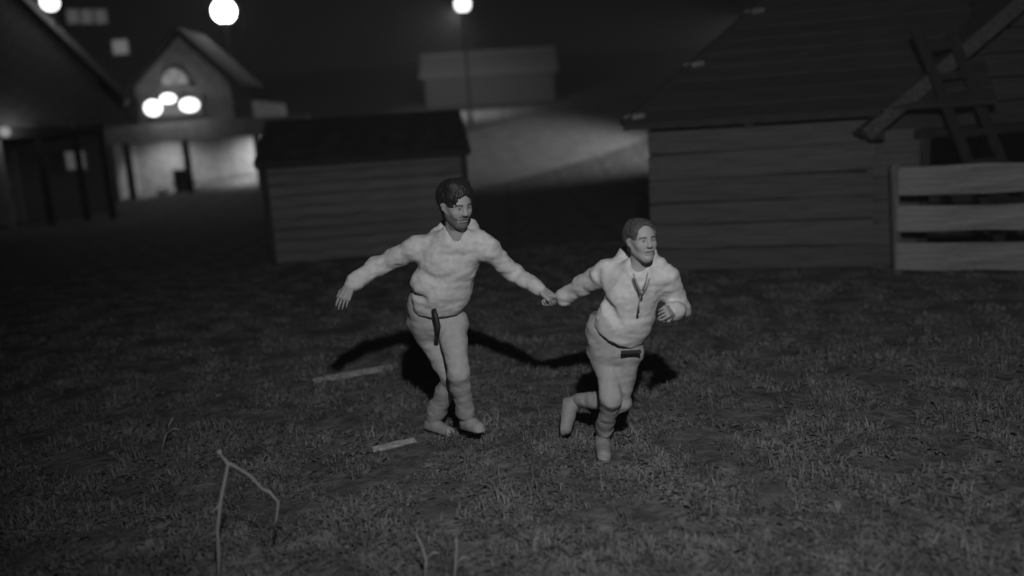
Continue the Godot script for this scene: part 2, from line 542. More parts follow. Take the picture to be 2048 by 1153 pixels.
func make_person(j: Dictionary, who: Dictionary) -> Node3D:
	var t := thing("person", who.label, "person", Vector3(j.pelvis.x, 0, j.pelvis.z))
	var home := Transform3D(Basis.IDENTITY, -t.position)
	var facing: Vector3 = j.front
	# --- the body under the clothes: one mesh with head and hands
	var st := begin()
	var all := []
	for k in ["pelvis", "chest", "neck", "sr", "er", "wr", "sl", "el", "wl", "hr", "kr", "ar", "hl", "kl", "al"]:
		all.append(j[k])
	var b := bounds(all, 0.16)
	var f := Field.new(b.position, b.end, 0.016)
	f.cap(j.pelvis, j.chest, 0.11, 0.12, 0.04, facing, 0.7)
	f.cap(j.chest, j.neck, 0.11, 0.055, 0.04, facing, 0.75)
	for s in ["r", "l"]:
		f.cap(j.neck, j["s" + s], 0.05, 0.050, 0.03)
		f.cap(j["s" + s], j["e" + s], 0.047, 0.038, 0.02)
		f.cap(j["e" + s], j["w" + s], 0.037, 0.026, 0.02)
		f.cap(j["h" + s], j["k" + s], 0.075, 0.052, 0.03)
		f.cap(j["k" + s], j["a" + s], 0.050, 0.034, 0.02)
	f.mesh_into(st, home, plain)
	var hx: Transform3D = j.head
	head_into(st, home * hx, home * (j.neck as Vector3), who.beard, who.head)
	for h: Dictionary in j.hands:
		hand_into(st, home * (h.wrist as Vector3), h.fore, h.palm, h.side, h.curl, home * (h.arm as Vector3), who.hand)
	st.index()
	part("body", st.commit(), M.skin, t)
	# --- hair
	st = begin()
	f = Field.new(Vector3(-0.14, -0.14, -0.18), Vector3(0.14, 0.2, 0.15), 0.0055)
	for c: Array in who.hair:
		f.cap(c[0], c[1], c[2], c[3], 0.015)
	for c: Array in who.hair_cuts:
		f.cap(c[0], c[1], c[2], c[3], 0.012, Vector3.ZERO, 1.0, true)
	fn.frequency = 1.0
	fn.seed = 5
	f.ripple(fn, who.curl, Vector3(38, 38, 30))
	f.mesh_into(st, home * hx.scaled_local(Vector3.ONE * float(who.head)), plain)
	st.index()
	part("hair", st.commit(), M[who.hair_mat], t)
	# --- top
	st = begin()
	all = []
	for k in ["pelvis", "chest", "neck", "sr", "er", "wr", "sl", "el", "wl", "hem"]:
		all.append(j[k])
	b = bounds(all, 0.24)
	f = Field.new(b.position, b.end, 0.011)
	var belly: Vector3 = j.belly
	f.cap(j.hem, belly, who.hem_r, who.belly_r, 0.05, facing, 0.78)
	f.cap(belly, j.chest, who.belly_r, who.chest_r, 0.06, facing, 0.74)
	f.cap(j.chest, (j.neck as Vector3).lerp(j.chest, 0.25), who.chest_r, 0.10, 0.06, facing, 0.74)
	for s in ["r", "l"]:
		var sh: Vector3 = j["s" + s]
		var el: Vector3 = j["e" + s]
		var wr: Vector3 = j["w" + s]
		f.cap((j.neck as Vector3).lerp(j.chest, 0.2), sh, 0.085, 0.072, 0.05)
		f.cap((j.chest as Vector3).lerp(sh, 0.35), sh, 0.10, 0.078, 0.05, facing, 0.8)
		f.cap(sh, el, 0.078, 0.066, 0.04)
		f.cap(el, el.lerp(wr, 0.82), 0.064, 0.058, 0.03)
		f.cap(el.lerp(wr, 0.80), el.lerp(wr, 0.86), 0.059, 0.055, 0.02)
		f.cap(el.lerp(wr, 0.86), el.lerp(wr, 1.0), 0.040, 0.039, 0.012)
	for c: Array in j.hood:
		f.cap(c[0], c[1], c[2], c[3], 0.025)
	for c: Array in j.neckline:
		f.cap(c[0], c[1], c[2], c[3], 0.028, Vector3.ZERO, 1.0, true)
	fn.seed = 11
	fn.frequency = 1.0
	fn.fractal_octaves = 2
	f.ripple(fn, 0.012, who.fold * Vector3(0.8, 0.8, 0.8))
	f.ripple(fn, 0.003, who.fold * Vector3(2.6, 1.3, 2.2))
	ridged.seed = 3
	f.ripple(ridged, 0.0095, who.fold * Vector3(0.9, 1.3, 0.9))
	f.ripple(ridged, 0.0035, who.fold * Vector3(2.3, 3.2, 2.3))
	for c: Array in j.folds:
		f.cap(c[0], c[1], c[2], c[3], 0.035, Vector3.ZERO, 1.0, true)
	# hem: ended above the trousers
	f.trim(j.hem_at, j.hem_down, 0.34)
	f.mesh_into(st, home, plain)
	st.index()
	part(who.top_name, st.commit(), M[who.top_mat], t)
	# --- trousers
	st = begin()
	all = []
	for k in ["pelvis", "hr", "kr", "ar", "hl", "kl", "al"]:
		all.append(j[k])
	b = bounds(all, 0.2)
	f = Field.new(b.position, b.end, 0.011)
	f.cap(j.pelvis + Vector3(0, 0.10, 0), j.pelvis, who.waist_r, who.seat_r, 0.04, facing, 0.8)
	for s in ["r", "l"]:
		var hp: Vector3 = j["h" + s]
		var kn: Vector3 = j["k" + s]
		var an: Vector3 = j["a" + s]
		f.cap((j.pelvis as Vector3).lerp(hp, 0.5), hp, 0.115, 0.105, 0.04)
		f.cap(hp, kn, 0.104 * who.leg, 0.074 * who.leg, 0.03)
		f.cap(kn, an.lerp(kn, 0.12), 0.072 * who.leg, 0.064 * who.leg, 0.03)
		f.cap(an.lerp(kn, 0.22), an.lerp(kn, 0.04), 0.066 * who.leg, 0.056 * who.leg, 0.02)
	fn.seed = 21
	f.ripple(fn, 0.010, Vector3(4, 5, 4))
	ridged.seed = 8
	f.ripple(ridged, 0.008, Vector3(3.5, 6, 3.5))
	f.ripple(ridged, 0.0035, Vector3(8, 16, 8))
	for s in ["r", "l"]:
		var an: Vector3 = j["a" + s]
		var dn: Vector3 = (an - (j["k" + s] as Vector3)).normalized()
		f.trim(an - dn * 0.005, dn, 0.13)
	f.mesh_into(st, home, plain)
	st.index()
	part("trousers", st.commit(), M[who.leg_mat], t)
	# --- shoes
	for s in ["r", "l"]:
		st = begin()
		foot(st, home * (j["a" + s] as Vector3), home * (j["heel_" + s] as Vector3), home * (j["toe_" + s] as Vector3))
		st.index()
		part("shoe", st.commit(), M[who.shoe], t)
	return t

# ---------------------------------------------------------------- terrain
func land(x: float, z: float) -> float:
	var d := -z
	var h := 0.0
	h += 3.0 * smoothstep(27.0, 47.0, d - x * 0.35) + 3.2 * smoothstep(46.0, 80.0, d) + 14.0 * smoothstep(80.0, 260.0, d)
	h *= smoothstep(-17.0, -5.0, x) * 0.85 + 0.15 if d < 60.0 else lerpf(smoothstep(-17.0, -5.0, x) * 0.85 + 0.15, 1.0, clampf((d - 60.0) / 20.0, 0, 1))
	if d < 20.0:
		fn.frequency = 1.0
		h += (1.0 - smoothstep(12.0, 20.0, d)) * fn.get_noise_2d(x * 1.7, z * 1.7) * 0.022 + (1.0 - smoothstep(6.0, 9.0, d)) * fn.get_noise_2d(x * 7.0 + 50, z * 7.0) * 0.007
	return h

func make_ground() -> void:
	fn.seed = 2
	fn.fractal_octaves = 3
	var st := SurfaceTool.new()
	st.begin(Mesh.PRIMITIVE_TRIANGLES)
	st.set_smooth_group(0)
	var nx := 210
	var nz := 230
	var xs := []
	var zs := []
	for i in nx + 1:
		var t := (float(i) / nx - 0.5) * 2.0
		xs.append(sinh(t * 5.2) / sinh(5.2) * 260.0)
	for i in nz + 1:
		var t := float(i) / nz
		zs.append(6.0 - (sinh(t * 5.0) / sinh(5.0) * 300.0 + t * 12.0))
	for k in nz + 1:
		for i in nx + 1:
			st.add_vertex(Vector3(xs[i], land(xs[i], zs[k]), zs[k]))
	for k in nz:
		for i in nx:
			var a := k * (nx + 1) + i
			for v in [a, a + nx + 1, a + 1, a + 1, a + nx + 1, a + nx + 2]:
				st.add_index(v)
	st.generate_normals()
	var g := part("ground", st.commit(), M.ground, self)
	g.set_meta("kind", "structure")
	# pale gravel road crossing behind the sheds and up the bank
	st = SurfaceTool.new()
	st.begin(Mesh.PRIMITIVE_TRIANGLES)
	st.set_smooth_group(0)
	var a0 := Vector2(-1.18, -28.15)
	var a1 := Vector2(6.39, -37.7)
	var along := (a1 - a0).normalized()
	var across := Vector2(-along.y, along.x) * -1.0
	if across.y > 0:
		across = -across
	for k in 25:
		for i in 41:
			var s := -3.5 + i * 1.1
			var w := k * 0.55 + fn.get_noise_2d(s * 1.3, k * 4.0) * 0.25
			var p := a0 + along * s + Vector2(0.15, -1.0) * w
			st.add_vertex(Vector3(p.x, land(p.x, p.y) + 0.02, p.y))
	for k in 24:
		for i in 40:
			var a := k * 41 + i
			for v in [a, a + 41, a + 1, a + 1, a + 41, a + 42]:
				st.add_index(v)
	st.generate_normals()
	var road := part("road", st.commit(), M.gravel, self)
	road.set_meta("kind", "structure")

# ---------------------------------------------------------------- buildings
# middle shed: plank walls under a low dark roof
func make_shed() -> void:
	var t := thing("plank_shed", "low plank shed with dark felt roof between the porch and the log cabin", "shed", Vector3(-2.36, 0, -14.6), deg_to_rad(7.0))
	var w := 3.30
	var hgt := 1.70
	part("wall", beam(w - 0.06, hgt - 0.02, 0.05, 0.002), M.black_wood, t, Vector3(0, hgt / 2.0, -0.06))
	var n := 9
	for i in n:
		var h := hgt / n
		part("plank", beam(w + rng.randf_range(-0.02, 0.02), h - 0.012, 0.03, 0.008, 0.006), M["shed_board_%d" % rng.randi_range(0, 2)], t, Vector3(rng.randf_range(-0.01, 0.01), h * (i + 0.5) + 0.01, rng.randf_range(-0.012, 0.004)))
	for s in [-1, 1]:
		part("corner_post", beam(hgt, 0.11, 0.11), M.dark_wood, t, Vector3(s * (w / 2.0 + 0.03), hgt / 2.0, -0.03), Basis(Vector3(0, 0, 1), PI / 2))
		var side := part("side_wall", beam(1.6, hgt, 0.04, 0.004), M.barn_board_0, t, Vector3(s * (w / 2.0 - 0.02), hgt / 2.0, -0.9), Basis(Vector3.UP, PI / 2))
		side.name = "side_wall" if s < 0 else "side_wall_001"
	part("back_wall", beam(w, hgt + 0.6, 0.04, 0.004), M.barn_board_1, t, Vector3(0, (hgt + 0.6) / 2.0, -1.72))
	# roof rises to the back
	var a := Vector3(-w / 2.0 - 0.12, hgt - 0.02, 0.16)
	var pitch := atan2(0.72, 1.95)
	var roof := part("roof", beam(w + 0.26, 0.05, 2.08, 0.01), M.felt, t, Vector3(0, hgt + 0.36, -0.84), Basis(Vector3.RIGHT, pitch))
	for i in 4:
		part("batten", beam(0.03, 0.03, 2.02, 0.006), M.felt, roof, Vector3(-1.2 + 0.8 * i, 0.035, 0))
	part("fascia", beam(w + 0.27, 0.09, 0.025, 0.004), M.dark_wood, roof, Vector3(0, -0.02, 1.055))
	part("barge_board", beam(0.025, 0.09, 2.1, 0.004), M.dark_wood, roof, Vector3(w / 2.0 + 0.142, -0.01, 0))
	part("barge_board", beam(0.025, 0.09, 2.1, 0.004), M.dark_wood, roof, Vector3(-w / 2.0 - 0.142, -0.01, 0))

# log cabin: broad boards, hipped roof in overlapping courses
func make_cabin() -> void:
	var t := thing("log_cabin", "log cabin of broad weathered boards under a steep dark hipped roof", "cabin", Vector3(1.92, 0, -11.4), deg_to_rad(-14.0))
	var w := 2.78
	var hgt := 1.92
	var dep := 4.2
	part("wall", beam(w - 0.08, hgt, 0.06, 0.002), M.black_wood, t, Vector3(w / 2.0, hgt / 2.0, -0.12))
	var y := 0.0
	var hs := [0.30, 0.33, 0.29, 0.31, 0.34, 0.31]
	for i in 6:
		var h: float = hs[i]
		var gap := 0.010 if i != 4 else 0.0
		var o := part("log", beam(w, h - 0.008, 0.12, 0.02, 0.010), M["cabin_board_%d" % (i % 3)], t, Vector3(w / 2.0, y + h / 2.0 + gap, rng.randf_range(-0.02, 0.01)))
		if i == 4:
			o.rotation.z = 0.012
			o.position.y += 0.012
		y += h
	for s in [0.0, 1.0]:
		part("side_wall", beam(dep - 0.1, hgt, 0.12, 0.01), M.cabin_board_1, t, Vector3(0.07 + s * (w - 0.14), hgt / 2.0, -dep / 2.0 - 0.12), Basis(Vector3.UP, PI / 2))
	part("back_wall", beam(w, hgt, 0.12, 0.01), M.cabin_board_0, t, Vector3(w / 2.0, hgt / 2.0, -dep - 0.1))
	# hipped roof: front slope of overlapping board courses, corner hips with caps
	var ov := 0.30
	var x0 := -ov
	var x1 := w + 1.3
	var z0 := ov + 0.02
	var e := hgt + 0.06
	var run := 2.3
	var rise := 2.05
	var hip := 2.4
	var courses := 12
	for i in courses:
		var f0 := float(i) / courses
		var f1 := float(i + 1) / courses
		var st := SurfaceTool.new()
		st.begin(Mesh.PRIMITIVE_TRIANGLES)
		st.set_smooth_group(-1)
		var lift := 0.03
		var ex := rng.randf_range(-0.008, 0.008)
		var a := Vector3(x0 + hip * f0, e + rise * f0 + lift + ex, z0 - run * f0)
		var b := Vector3(x1, e + rise * f0 + lift - ex, z0 - run * f0)
		var c := Vector3(x1, e + rise * f1 + 0.008, z0 - run * f1)
		var d := Vector3(x0 + hip * f1, e + rise * f1 + 0.008, z0 - run * f1)
		quad(st, a, d, c, b)
		var dn := Vector3(0, -0.035, 0)
		quad(st, a, b, b + dn, a + dn)
		quad(st, d + dn, a + dn, b + dn, c + dn)
		quad(st, d, a, a + dn, d + dn)
		st.generate_normals()
		part("roof_course", st.commit(), M["roof_%d" % rng.randi_range(0, 2)], t)
	# left slope
	var ls := SurfaceTool.new()
	ls.begin(Mesh.PRIMITIVE_TRIANGLES)
	ls.set_smooth_group(-1)
	quad(ls, Vector3(x0, e, z0), Vector3(x0, e, -dep - ov), Vector3(x0 + hip, e + rise, -dep - ov + run), Vector3(x0 + hip, e + rise, z0 - run))
	ls.generate_normals()
	part("roof_side", ls.commit(), M.roof_0, t)
	strut("hip_cap", Vector3(x0, e + 0.03, z0), Vector3(x0 + hip, e + rise + 0.03, z0 - run), 0.09, 0.05, M.roof_2, t, Vector3(-0.3, 1, 0.5))
	for k in 3:
		var q: float = [0.05, 0.36, 0.70][k]
		strut("rafter_end", Vector3(x0 + hip * q - 0.10, e + rise * q - 0.02, z0 - run * q + 0.02), Vector3(x0 + hip * q + 0.16, e + rise * q - 0.0, z0 - run * q - 0.02), 0.10, 0.10, M.pale_wood, t)
	part("eave_board", beam(w + 0.3, 0.07, 0.03, 0.004), M.dark_wood, t, Vector3(w / 2.0 - 0.14, e - 0.025, z0 - 0.02))
	part("hook", beam(0.10, 0.07, 0.10, 0.01), M.pale_wood, t, Vector3(1.28, e - 0.06, 0.14))
	part("hook", beam(0.10, 0.07, 0.10, 0.01), M.pale_wood, t, Vector3(2.72, e - 0.04, 0.20))

# open shed right of the cabin: gable front with pale barge board
func make_open_shed() -> void:
	var t := thing("open_shed", "gabled timber shed with pale barge board and dark open front behind the rail fence", "shed", Vector3(4.55, 0, -10.75))
	var l := Vector3(0.0, 1.80, 0)
	var r := Vector3(2.5, 3.75, 0)
	# wall strip left of the opening and boards in the gable
	for i in 6:
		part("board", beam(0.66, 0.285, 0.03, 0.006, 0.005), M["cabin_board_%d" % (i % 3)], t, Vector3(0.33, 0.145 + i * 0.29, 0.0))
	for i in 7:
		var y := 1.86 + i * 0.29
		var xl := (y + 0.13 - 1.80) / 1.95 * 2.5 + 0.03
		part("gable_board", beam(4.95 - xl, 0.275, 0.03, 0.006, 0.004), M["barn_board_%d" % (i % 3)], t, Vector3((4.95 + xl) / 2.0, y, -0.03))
	part("lintel", beam(4.4, 0.11, 0.08), M.black_wood, t, Vector3(2.78, 1.66, 0.02))
	part("door_post", beam(1.62, 0.12, 0.12), M.dark_wood, t, Vector3(0.72, 0.81, -0.02), Basis(Vector3(0, 0, 1), PI / 2))
	part("door_post", beam(1.62, 0.12, 0.12), M.dark_wood, t, Vector3(4.9, 0.81, -0.02), Basis(Vector3(0, 0, 1), PI / 2))
	part("back_wall", beam(4.95, 3.4, 0.05), M.cabin_board_1, t, Vector3(2.5, 1.7, -6.4))
	part("side_wall", beam(6.3, 1.74, 0.05), M.cabin_board_0, t, Vector3(0.03, 0.87, -3.22), Basis(Vector3.UP, PI / 2))
	part("side_wall", beam(6.3, 1.74, 0.05), M.cabin_board_2, t, Vector3(4.95, 0.87, -3.22), Basis(Vector3.UP, PI / 2))
	for s in [0, 1]:
		var a := Vector3(-0.18 if s == 0 else 5.18, 1.70, -3.1)
		strut("roof", a, Vector3(2.5, 3.82, -3.1), 0.06, 6.8, M.felt, t)
		strut("barge_board", a + Vector3(0.02 if s == 0 else -0.02, 0.0, 3.45), Vector3(2.5, 3.79, 0.35), 0.17, 0.035, M.barge_wood, t)
	part("rafter_end", beam(0.16, 0.09, 0.12, 0.01), M.dark_wood, t, Vector3(0.0, 1.68, 0.26))

func make_fence() -> void:
	var t := thing("rail_fence", "pale rail fence of three wide boards in front of the open shed", "fence", Vector3(4.70, 0, -10.3))
	var dir := Vector3(1.33, 0, 0.43).normalized()
	var face := Vector3(-dir.z, 0, dir.x)
	var rows := [[1.138, 0.34], [0.685, 0.305], [0.205, 0.335]]
	for i in 3:
		var q: Array = rows[i]
		for s in 2:
			var a := Vector3(0.02, q[0] + rng.randf_range(-0.01, 0.01), 0.05) + dir * (2.42 * s)
			strut("rail", a, a + dir * 2.4 + Vector3(0, rng.randf_range(-0.015, 0.015), 0), q[1], 0.03, M["fence_board_%d" % i], t, face, 0.012)
	for s in 3:
		var p := dir * (2.42 * s) + Vector3(0.035, 0, 0)
		part("post", beam(1.36, 0.09, 0.09, 0.01, 0.004), M.post_wood, t, p + Vector3(0.0, 0.66, -0.02), Basis(Vector3(0, 0, 1), PI / 2 + (0.05 if s == 0 else 0.0)))

func make_ladder() -> void:
	var t := thing("ladder", "dark wooden ladder leaning sideways in front of the open shed", "ladder", Vector3(6.15, 0, -10.2))
	var foot_l := Vector3(-0.05, 0, 0.0)
	var top_l := Vector3(-1.22, 2.92, -0.16)
	var off := Vector3(0.40, 0.02, 0.0)
	strut("rail", foot_l, top_l, 0.115, 0.05, M.black_wood, t)
	strut("rail", foot_l + off, top_l + off + Vector3(0.02, -0.1, 0), 0.115, 0.05, M.black_wood, t)
	for i in 8:
		var q := 0.09 + i * 0.118
		var a := foot_l.lerp(top_l, q)
		strut("rung", a + Vector3(0.03, 0, 0), a + off + Vector3(-0.03, 0, 0), 0.085, 0.035, M.black_wood, t)

# house with lit porch
func make_house() -> void:
	var t := thing("porch_house", "house with small front gable, arched window and lit open porch", "house", Vector3(-11, 0, -30))
	part("floor", beam(7.4, 0.16, 2.6), M.plaster, t, Vector3(0.6, 0.10, -1.3))
	part("back_wall", beam(7.4, 2.4, 0.12), M.plaster, t, Vector3(0.6, 1.36, -2.6))
	part("side_wall", beam(2.4, 2.4, 0.10), M.plaster, t, Vector3(-2.75, 1.3, -1.35), Basis(Vector3.UP, PI / 2))
	part("side_wall", beam(2.4, 2.4, 0.10), M.plaster, t, Vector3(4.2, 1.3, -1.35), Basis(Vector3.UP, PI / 2))
	part("ceiling", beam(7.5, 0.08, 2.7), M.plaster, t, Vector3(0.6, 2.52, -1.32))
	part("porch_beam", beam(7.5, 0.62, 0.16), M.plaster, t, Vector3(0.65, 2.58, 0.06))
	for x in [-2.62, -2.02, 0.02, 2.5]:
		part("porch_post", beam(2.28, 0.19, 0.19), M.black_wood, t, Vector3(x, 1.2, 0.0), Basis(Vector3(0, 0, 1), PI / 2))
	part("porch_rail", beam(2.0, 0.1, 0.08), M.black_wood, t, Vector3(-1.0, 0.24, 0.0))
	# main body behind and above
	part("wall", beam(4.6, 3.6, 5.0), M.plaster, t, Vector3(-0.6, 1.8, -5.3))
	# front gable over the porch
	part("gable_wall", prism(PackedVector2Array([Vector2(-1.62, 2.9), Vector2(1.62, 2.9), Vector2(1.62, 4.15), Vector2(0.1, 5.75), Vector2(-1.62, 4.15)]), 0.12), M.plaster, t, Vector3(0.1, 0, -0.15))
	strut("gable_roof", Vector3(-1.75, 4.05, -1.4), Vector3(0.2, 6.0, -1.4), 0.10, 2.9, M.felt, t)
	strut("gable_roof", Vector3(2.15, 4.05, -1.4), Vector3(0.2, 6.0, -1.4), 0.10, 2.9, M.felt, t)
	var arch := PackedVector2Array()
	var inner := PackedVector2Array()
	for i in 13:
		var a := PI * i / 12.0
		arch.append(Vector2(cos(a) * 0.52, sin(a) * 0.62))
		inner.append(Vector2(cos(a) * 0.44, sin(a) * 0.54 + 0.04))
	var fr := part("arched_window", prism(arch, 0.08), M.plaster, t, Vector3(-0.08, 4.12, -0.08))
	part("pane", prism(inner, 0.03), M.fan_lit, fr, Vector3(0, 0, 0.015))
	for a in [PI / 3.0, 2.0 * PI / 3.0]:
		strut("glazing_bar", Vector3(0, 0.04, 0.025), Vector3(cos(a) * 0.46, sin(a) * 0.56, 0.025), 0.035, 0.03, M.plaster, fr)
	part("sill", beam(1.2, 0.07, 0.14), M.plaster, fr, Vector3(0, -0.04, 0.02))
	# sign board behind the three floodlights
	part("sign_board", beam(2.1, 0.62, 0.06), M.plaster, t, Vector3(-0.25, 3.42, 0.04))

func porch_lamps() -> void:
	var spots := [[305, 216, 0.30, 0.9], [335, 197, 0.27, 0.6], [378, 210, 0.33, 0.7]]
	var lab := ["round glaring porch floodlight nearest the dark barn roof", "small glaring porch floodlight directly below the arched window", "wide glaring porch floodlight nearest the street lamp"]
	for i in 3:
		var s: Array = spots[i]
		var p := P(s[0], s[1], 29.55)
		var t := thing("floodlight", lab[i], "lamp", p, 0.0, "floodlights over the porch")
		var gl := part("lens", ball(s[2], 1.0), M.lamp_bright, t, Vector3.ZERO, Basis.from_scale(Vector3(1, s[3], 0.35)))
		part("housing", lathe([Vector2(0.01, -0.16), Vector2(s[2] * 0.75, -0.14), Vector2(s[2] * 0.8, 0.0)]), M.metal, t, Vector3(0, 0, -0.02), Basis(Vector3.RIGHT, PI / 2) * Basis.from_scale(Vector3(1, 1, s[3])))
		strut("bracket", Vector3(0, 0, -0.16), Vector3(0, 0, -0.46), 0.06, 0.06, M.metal, t, Vector3.UP)
		var l := OmniLight3D.new()
		l.name = "lamp_light"
		l.light_energy = 0.2
		l.light_size = 0.2
		l.omni_range = 30
		l.omni_attenuation = 2
		l.shadow_enabled = true
		t.add_child(l)
		l.position = Vector3(0, 0, 0.18)
		gl.set_meta("label", "white glowing lens")

func porch_things() -> void:
	# armchair standing on the porch
	var c := thing("porch_chair", "dark armchair standing on the lit porch", "chair", Vector3(-11.42, 0.19, -30.6), 0.5)
	part("seat", beam(0.56, 0.16, 0.56, 0.03), M.black_wood, c, Vector3(0, 0.40, 0))
	part("backrest", beam(0.58, 0.62, 0.13, 0.04), M.black_wood, c, Vector3(0, 0.76, -0.26), Basis(Vector3.RIGHT, -0.18))
	for s in [-1, 1]:
		part("armrest", beam(0.10, 0.08, 0.58, 0.02), M.black_wood, c, Vector3(s * 0.32, 0.62, 0.0))
		for q in [-1, 1]:
			part("leg", beam(0.34, 0.07, 0.07), M.black_wood, c, Vector3(s * 0.25, 0.17, q * 0.22), Basis(Vector3(0, 0, 1), PI / 2))
	var b := thing("bucket", "small pale bucket beside the armchair on the porch", "bucket", Vector3(-12.1, 0.19, -30.3))
	part("pail", lathe([Vector2(0.01, 0), Vector2(0.15, 0.0), Vector2(0.2, 0.42), Vector2(0.18, 0.42), Vector2(0.13, 0.04), Vector2(0.01, 0.04)]), M.plaster, b)
	part("handle", tube([Vector3(-0.19, 0.40, 0), Vector3(-0.15, 0.52, 0), Vector3(0, 0.6, 0), Vector3(0.15, 0.52, 0), Vector3(0.19, 0.40, 0)], [0.012, 0.012, 0.012, 0.012, 0.012]), M.metal, b)
	var d := thing("ceiling_lamp", "round ceiling lamp under the porch roof", "lamp", Vector3(-9.0, 2.46, -31.2))
	part("shade", lathe([Vector2(0.16, 0.02), Vector2(0.14, -0.03), Vector2(0.1, -0.06), Vector2(0.01, -0.07)]), M.lamp_mid, d)
	part("base", lathe([Vector2(0.01, 0.03), Vector2(0.19, 0.03), Vector2(0.19, 0.0), Vector2(0.16, 0.0)]), M.metal, d)
	beam_light(d, Vector3(0, -0.12, 0), Vector3(0, -1, -0.45), 75, 6.5, 0.12)
	var d2 := thing("ceiling_lamp", "round ceiling lamp over the armchair on the porch", "lamp", Vector3(-12.4, 2.46, -31.2))
	part("shade", lathe([Vector2(0.16, 0.02), Vector2(0.14, -0.03), Vector2(0.1, -0.06), Vector2(0.01, -0.07)]), M.lamp_mid, d2)
	part("base", lathe([Vector2(0.01, 0.03), Vector2(0.19, 0.03), Vector2(0.19, 0.0), Vector2(0.16, 0.0)]), M.metal, d2)
	beam_light(d2, Vector3(0, -0.12, 0), Vector3(0, -1, -0.45), 75, 3.0, 0.12)

func lamp_light(parent: Node3D, at: Vector3, e: float, size: float) -> void:
	var l := OmniLight3D.new()
	l.name = "lamp_light"
	l.light_energy = e
	l.light_size = size
	l.omni_range = 60
	l.omni_attenuation = 2
	l.shadow_enabled = true
	parent.add_child(l, true)
	l.position = at

func beam_light(parent: Node3D, at: Vector3, aim: Vector3, angle: float, e: float, size: float) -> void:
	var l := SpotLight3D.new()
	l.name = "lamp_light"
	l.light_energy = e
	l.light_size = size
	l.spot_angle = angle
	l.spot_angle_attenuation = 0.9
	l.spot_range = 80
	l.spot_attenuation = 2
	l.shadow_enabled = true
	parent.add_child(l, true)
	l.transform = Transform3D(Basis.looking_at(aim.normalized(), Vector3.UP if absf(aim.normalized().y) < 0.95 else Vector3.RIGHT), at)

# dark gabled barn on the left
func make_barn() -> void:
	var t := thing("gabled_barn", "dark gabled barn with bright roof edge and dimly lit doorway", "barn", Vector3(-11.15, 0, -26), deg_to_rad(24.0))
	var O := -5.35
	var eave := Vector2(O + 5.45, 3.55)
	var apex := Vector2(O, 10.45)
	var eave_l := Vector2(O - 5.45, 3.55)
	part("gable_wall", prism(PackedVector2Array([Vector2(-5.2, 2.75), Vector2(4.75, 2.75), Vector2(4.75, 4.3), Vector2(0, 10.3), Vector2(-5.2, 3.75)]), 0.2), M.timber, t, Vector3(O, 0, 0))
	strut("roof", Vector3(eave.x, eave.y, -3.6), Vector3(apex.x, apex.y, -3.6), 0.14, 8.2, M.felt, t)
	strut("roof", Vector3(eave_l.x, eave.y, -3.6), Vector3(apex.x, apex.y, -3.6), 0.14, 8.2, M.felt, t)
	strut("barge_board", Vector3(eave.x, eave.y + 0.02, 0.53), Vector3(apex.x, apex.y + 0.02, 0.53), 0.17, 0.05, M.pale_wood, t)
	strut("barge_board", Vector3(eave_l.x, eave.y + 0.02, 0.53), Vector3(apex.x, apex.y + 0.02, 0.53), 0.17, 0.05, M.pale_wood, t)
	# ground floor set back behind posts
	part("wall", beam(9.7, 2.75, 0.16), M.timber, t, Vector3(O - 0.25, 1.375, -1.9))
	part("floor_beam", beam(9.9, 0.26, 0.24), M.black_wood, t, Vector3(O - 0.25, 2.72, 0.02))
	part("soffit", beam(9.7, 0.06, 1.9), M.timber, t, Vector3(O - 0.25, 2.70, -1.05))
	part("side_wall", beam(7.0, 3.7, 0.16), M.timber, t, Vector3(O + 4.6, 1.85, -5.4), Basis(Vector3.UP, PI / 2))
	part("side_wall", beam(7.0, 3.7, 0.16), M.timber, t, Vector3(O - 5.1, 1.85, -5.4), Basis(Vector3.UP, PI / 2))
	for x in [1.9, 2.95, 3.9, 4.6]:
		part("post", beam(2.6, 0.2, 0.2), M.black_wood if x > 2.0 else M.plaster, t, Vector3(O + x, 1.3, -0.02), Basis(Vector3(0, 0, 1), PI / 2))
	# pale door leaf and frame, a small window
	var door := part("door", beam(1.05, 2.2, 0.06), M.plaster, t, Vector3(O + 1.45, 1.1, -1.78))
	part("frame", beam(2.3, 0.14, 0.1), M.pale_wood, door, Vector3(0.62, 0.02, 0.03), Basis(Vector3(0, 0, 1), PI / 2))
	part("handle", beam(0.16, 0.04, 0.05), M.metal, door, Vector3(0.42, -0.05, 0.05))
	var win := part("window", beam(0.62, 0.66, 0.07), M.plaster, t, Vector3(O + 3.75, 1.85, -1.79))
	for s in [-1, 1]:
		part("pane", beam(0.24, 0.54, 0.02), M.window_lit, win, Vector3(s * 0.14, 0, 0.035))
	strut("gutter_board", Vector3(O + 3.0, 2.98, 0.35), Vector3(O + 4.0, 2.84, 0.30), 0.12, 0.10, M.pale_wood, t)

func barn_lamps() -> void:
	var p := P(98, 4, 24.2)
	var t := thing("globe_lamp", "bright globe lamp on the barn's roof edge", "lamp", p)
	part("globe", ball(0.24), M.lamp_bright, t)
	strut("arm", Vector3(0, -0.2, 0), Vector3(0.06, -0.62, -0.16), 0.06, 0.06, M.metal, t)
	lamp_light(t, Vector3(0, -0.05, 0), 0.06, 0.15)
	p = P(8, 264, 24.3)
	t = thing("wall_lamp", "small round lamp under the barn's floor beam", "lamp", p)
	part("globe", ball(0.14), M.lamp_low, t)
	strut("arm", Vector3(0, 0.12, 0), Vector3(0, 0.26, 0.1), 0.05, 0.05, M.metal, t)
	lamp_light(t, Vector3(0, 0, 0), 0.13, 0.1)

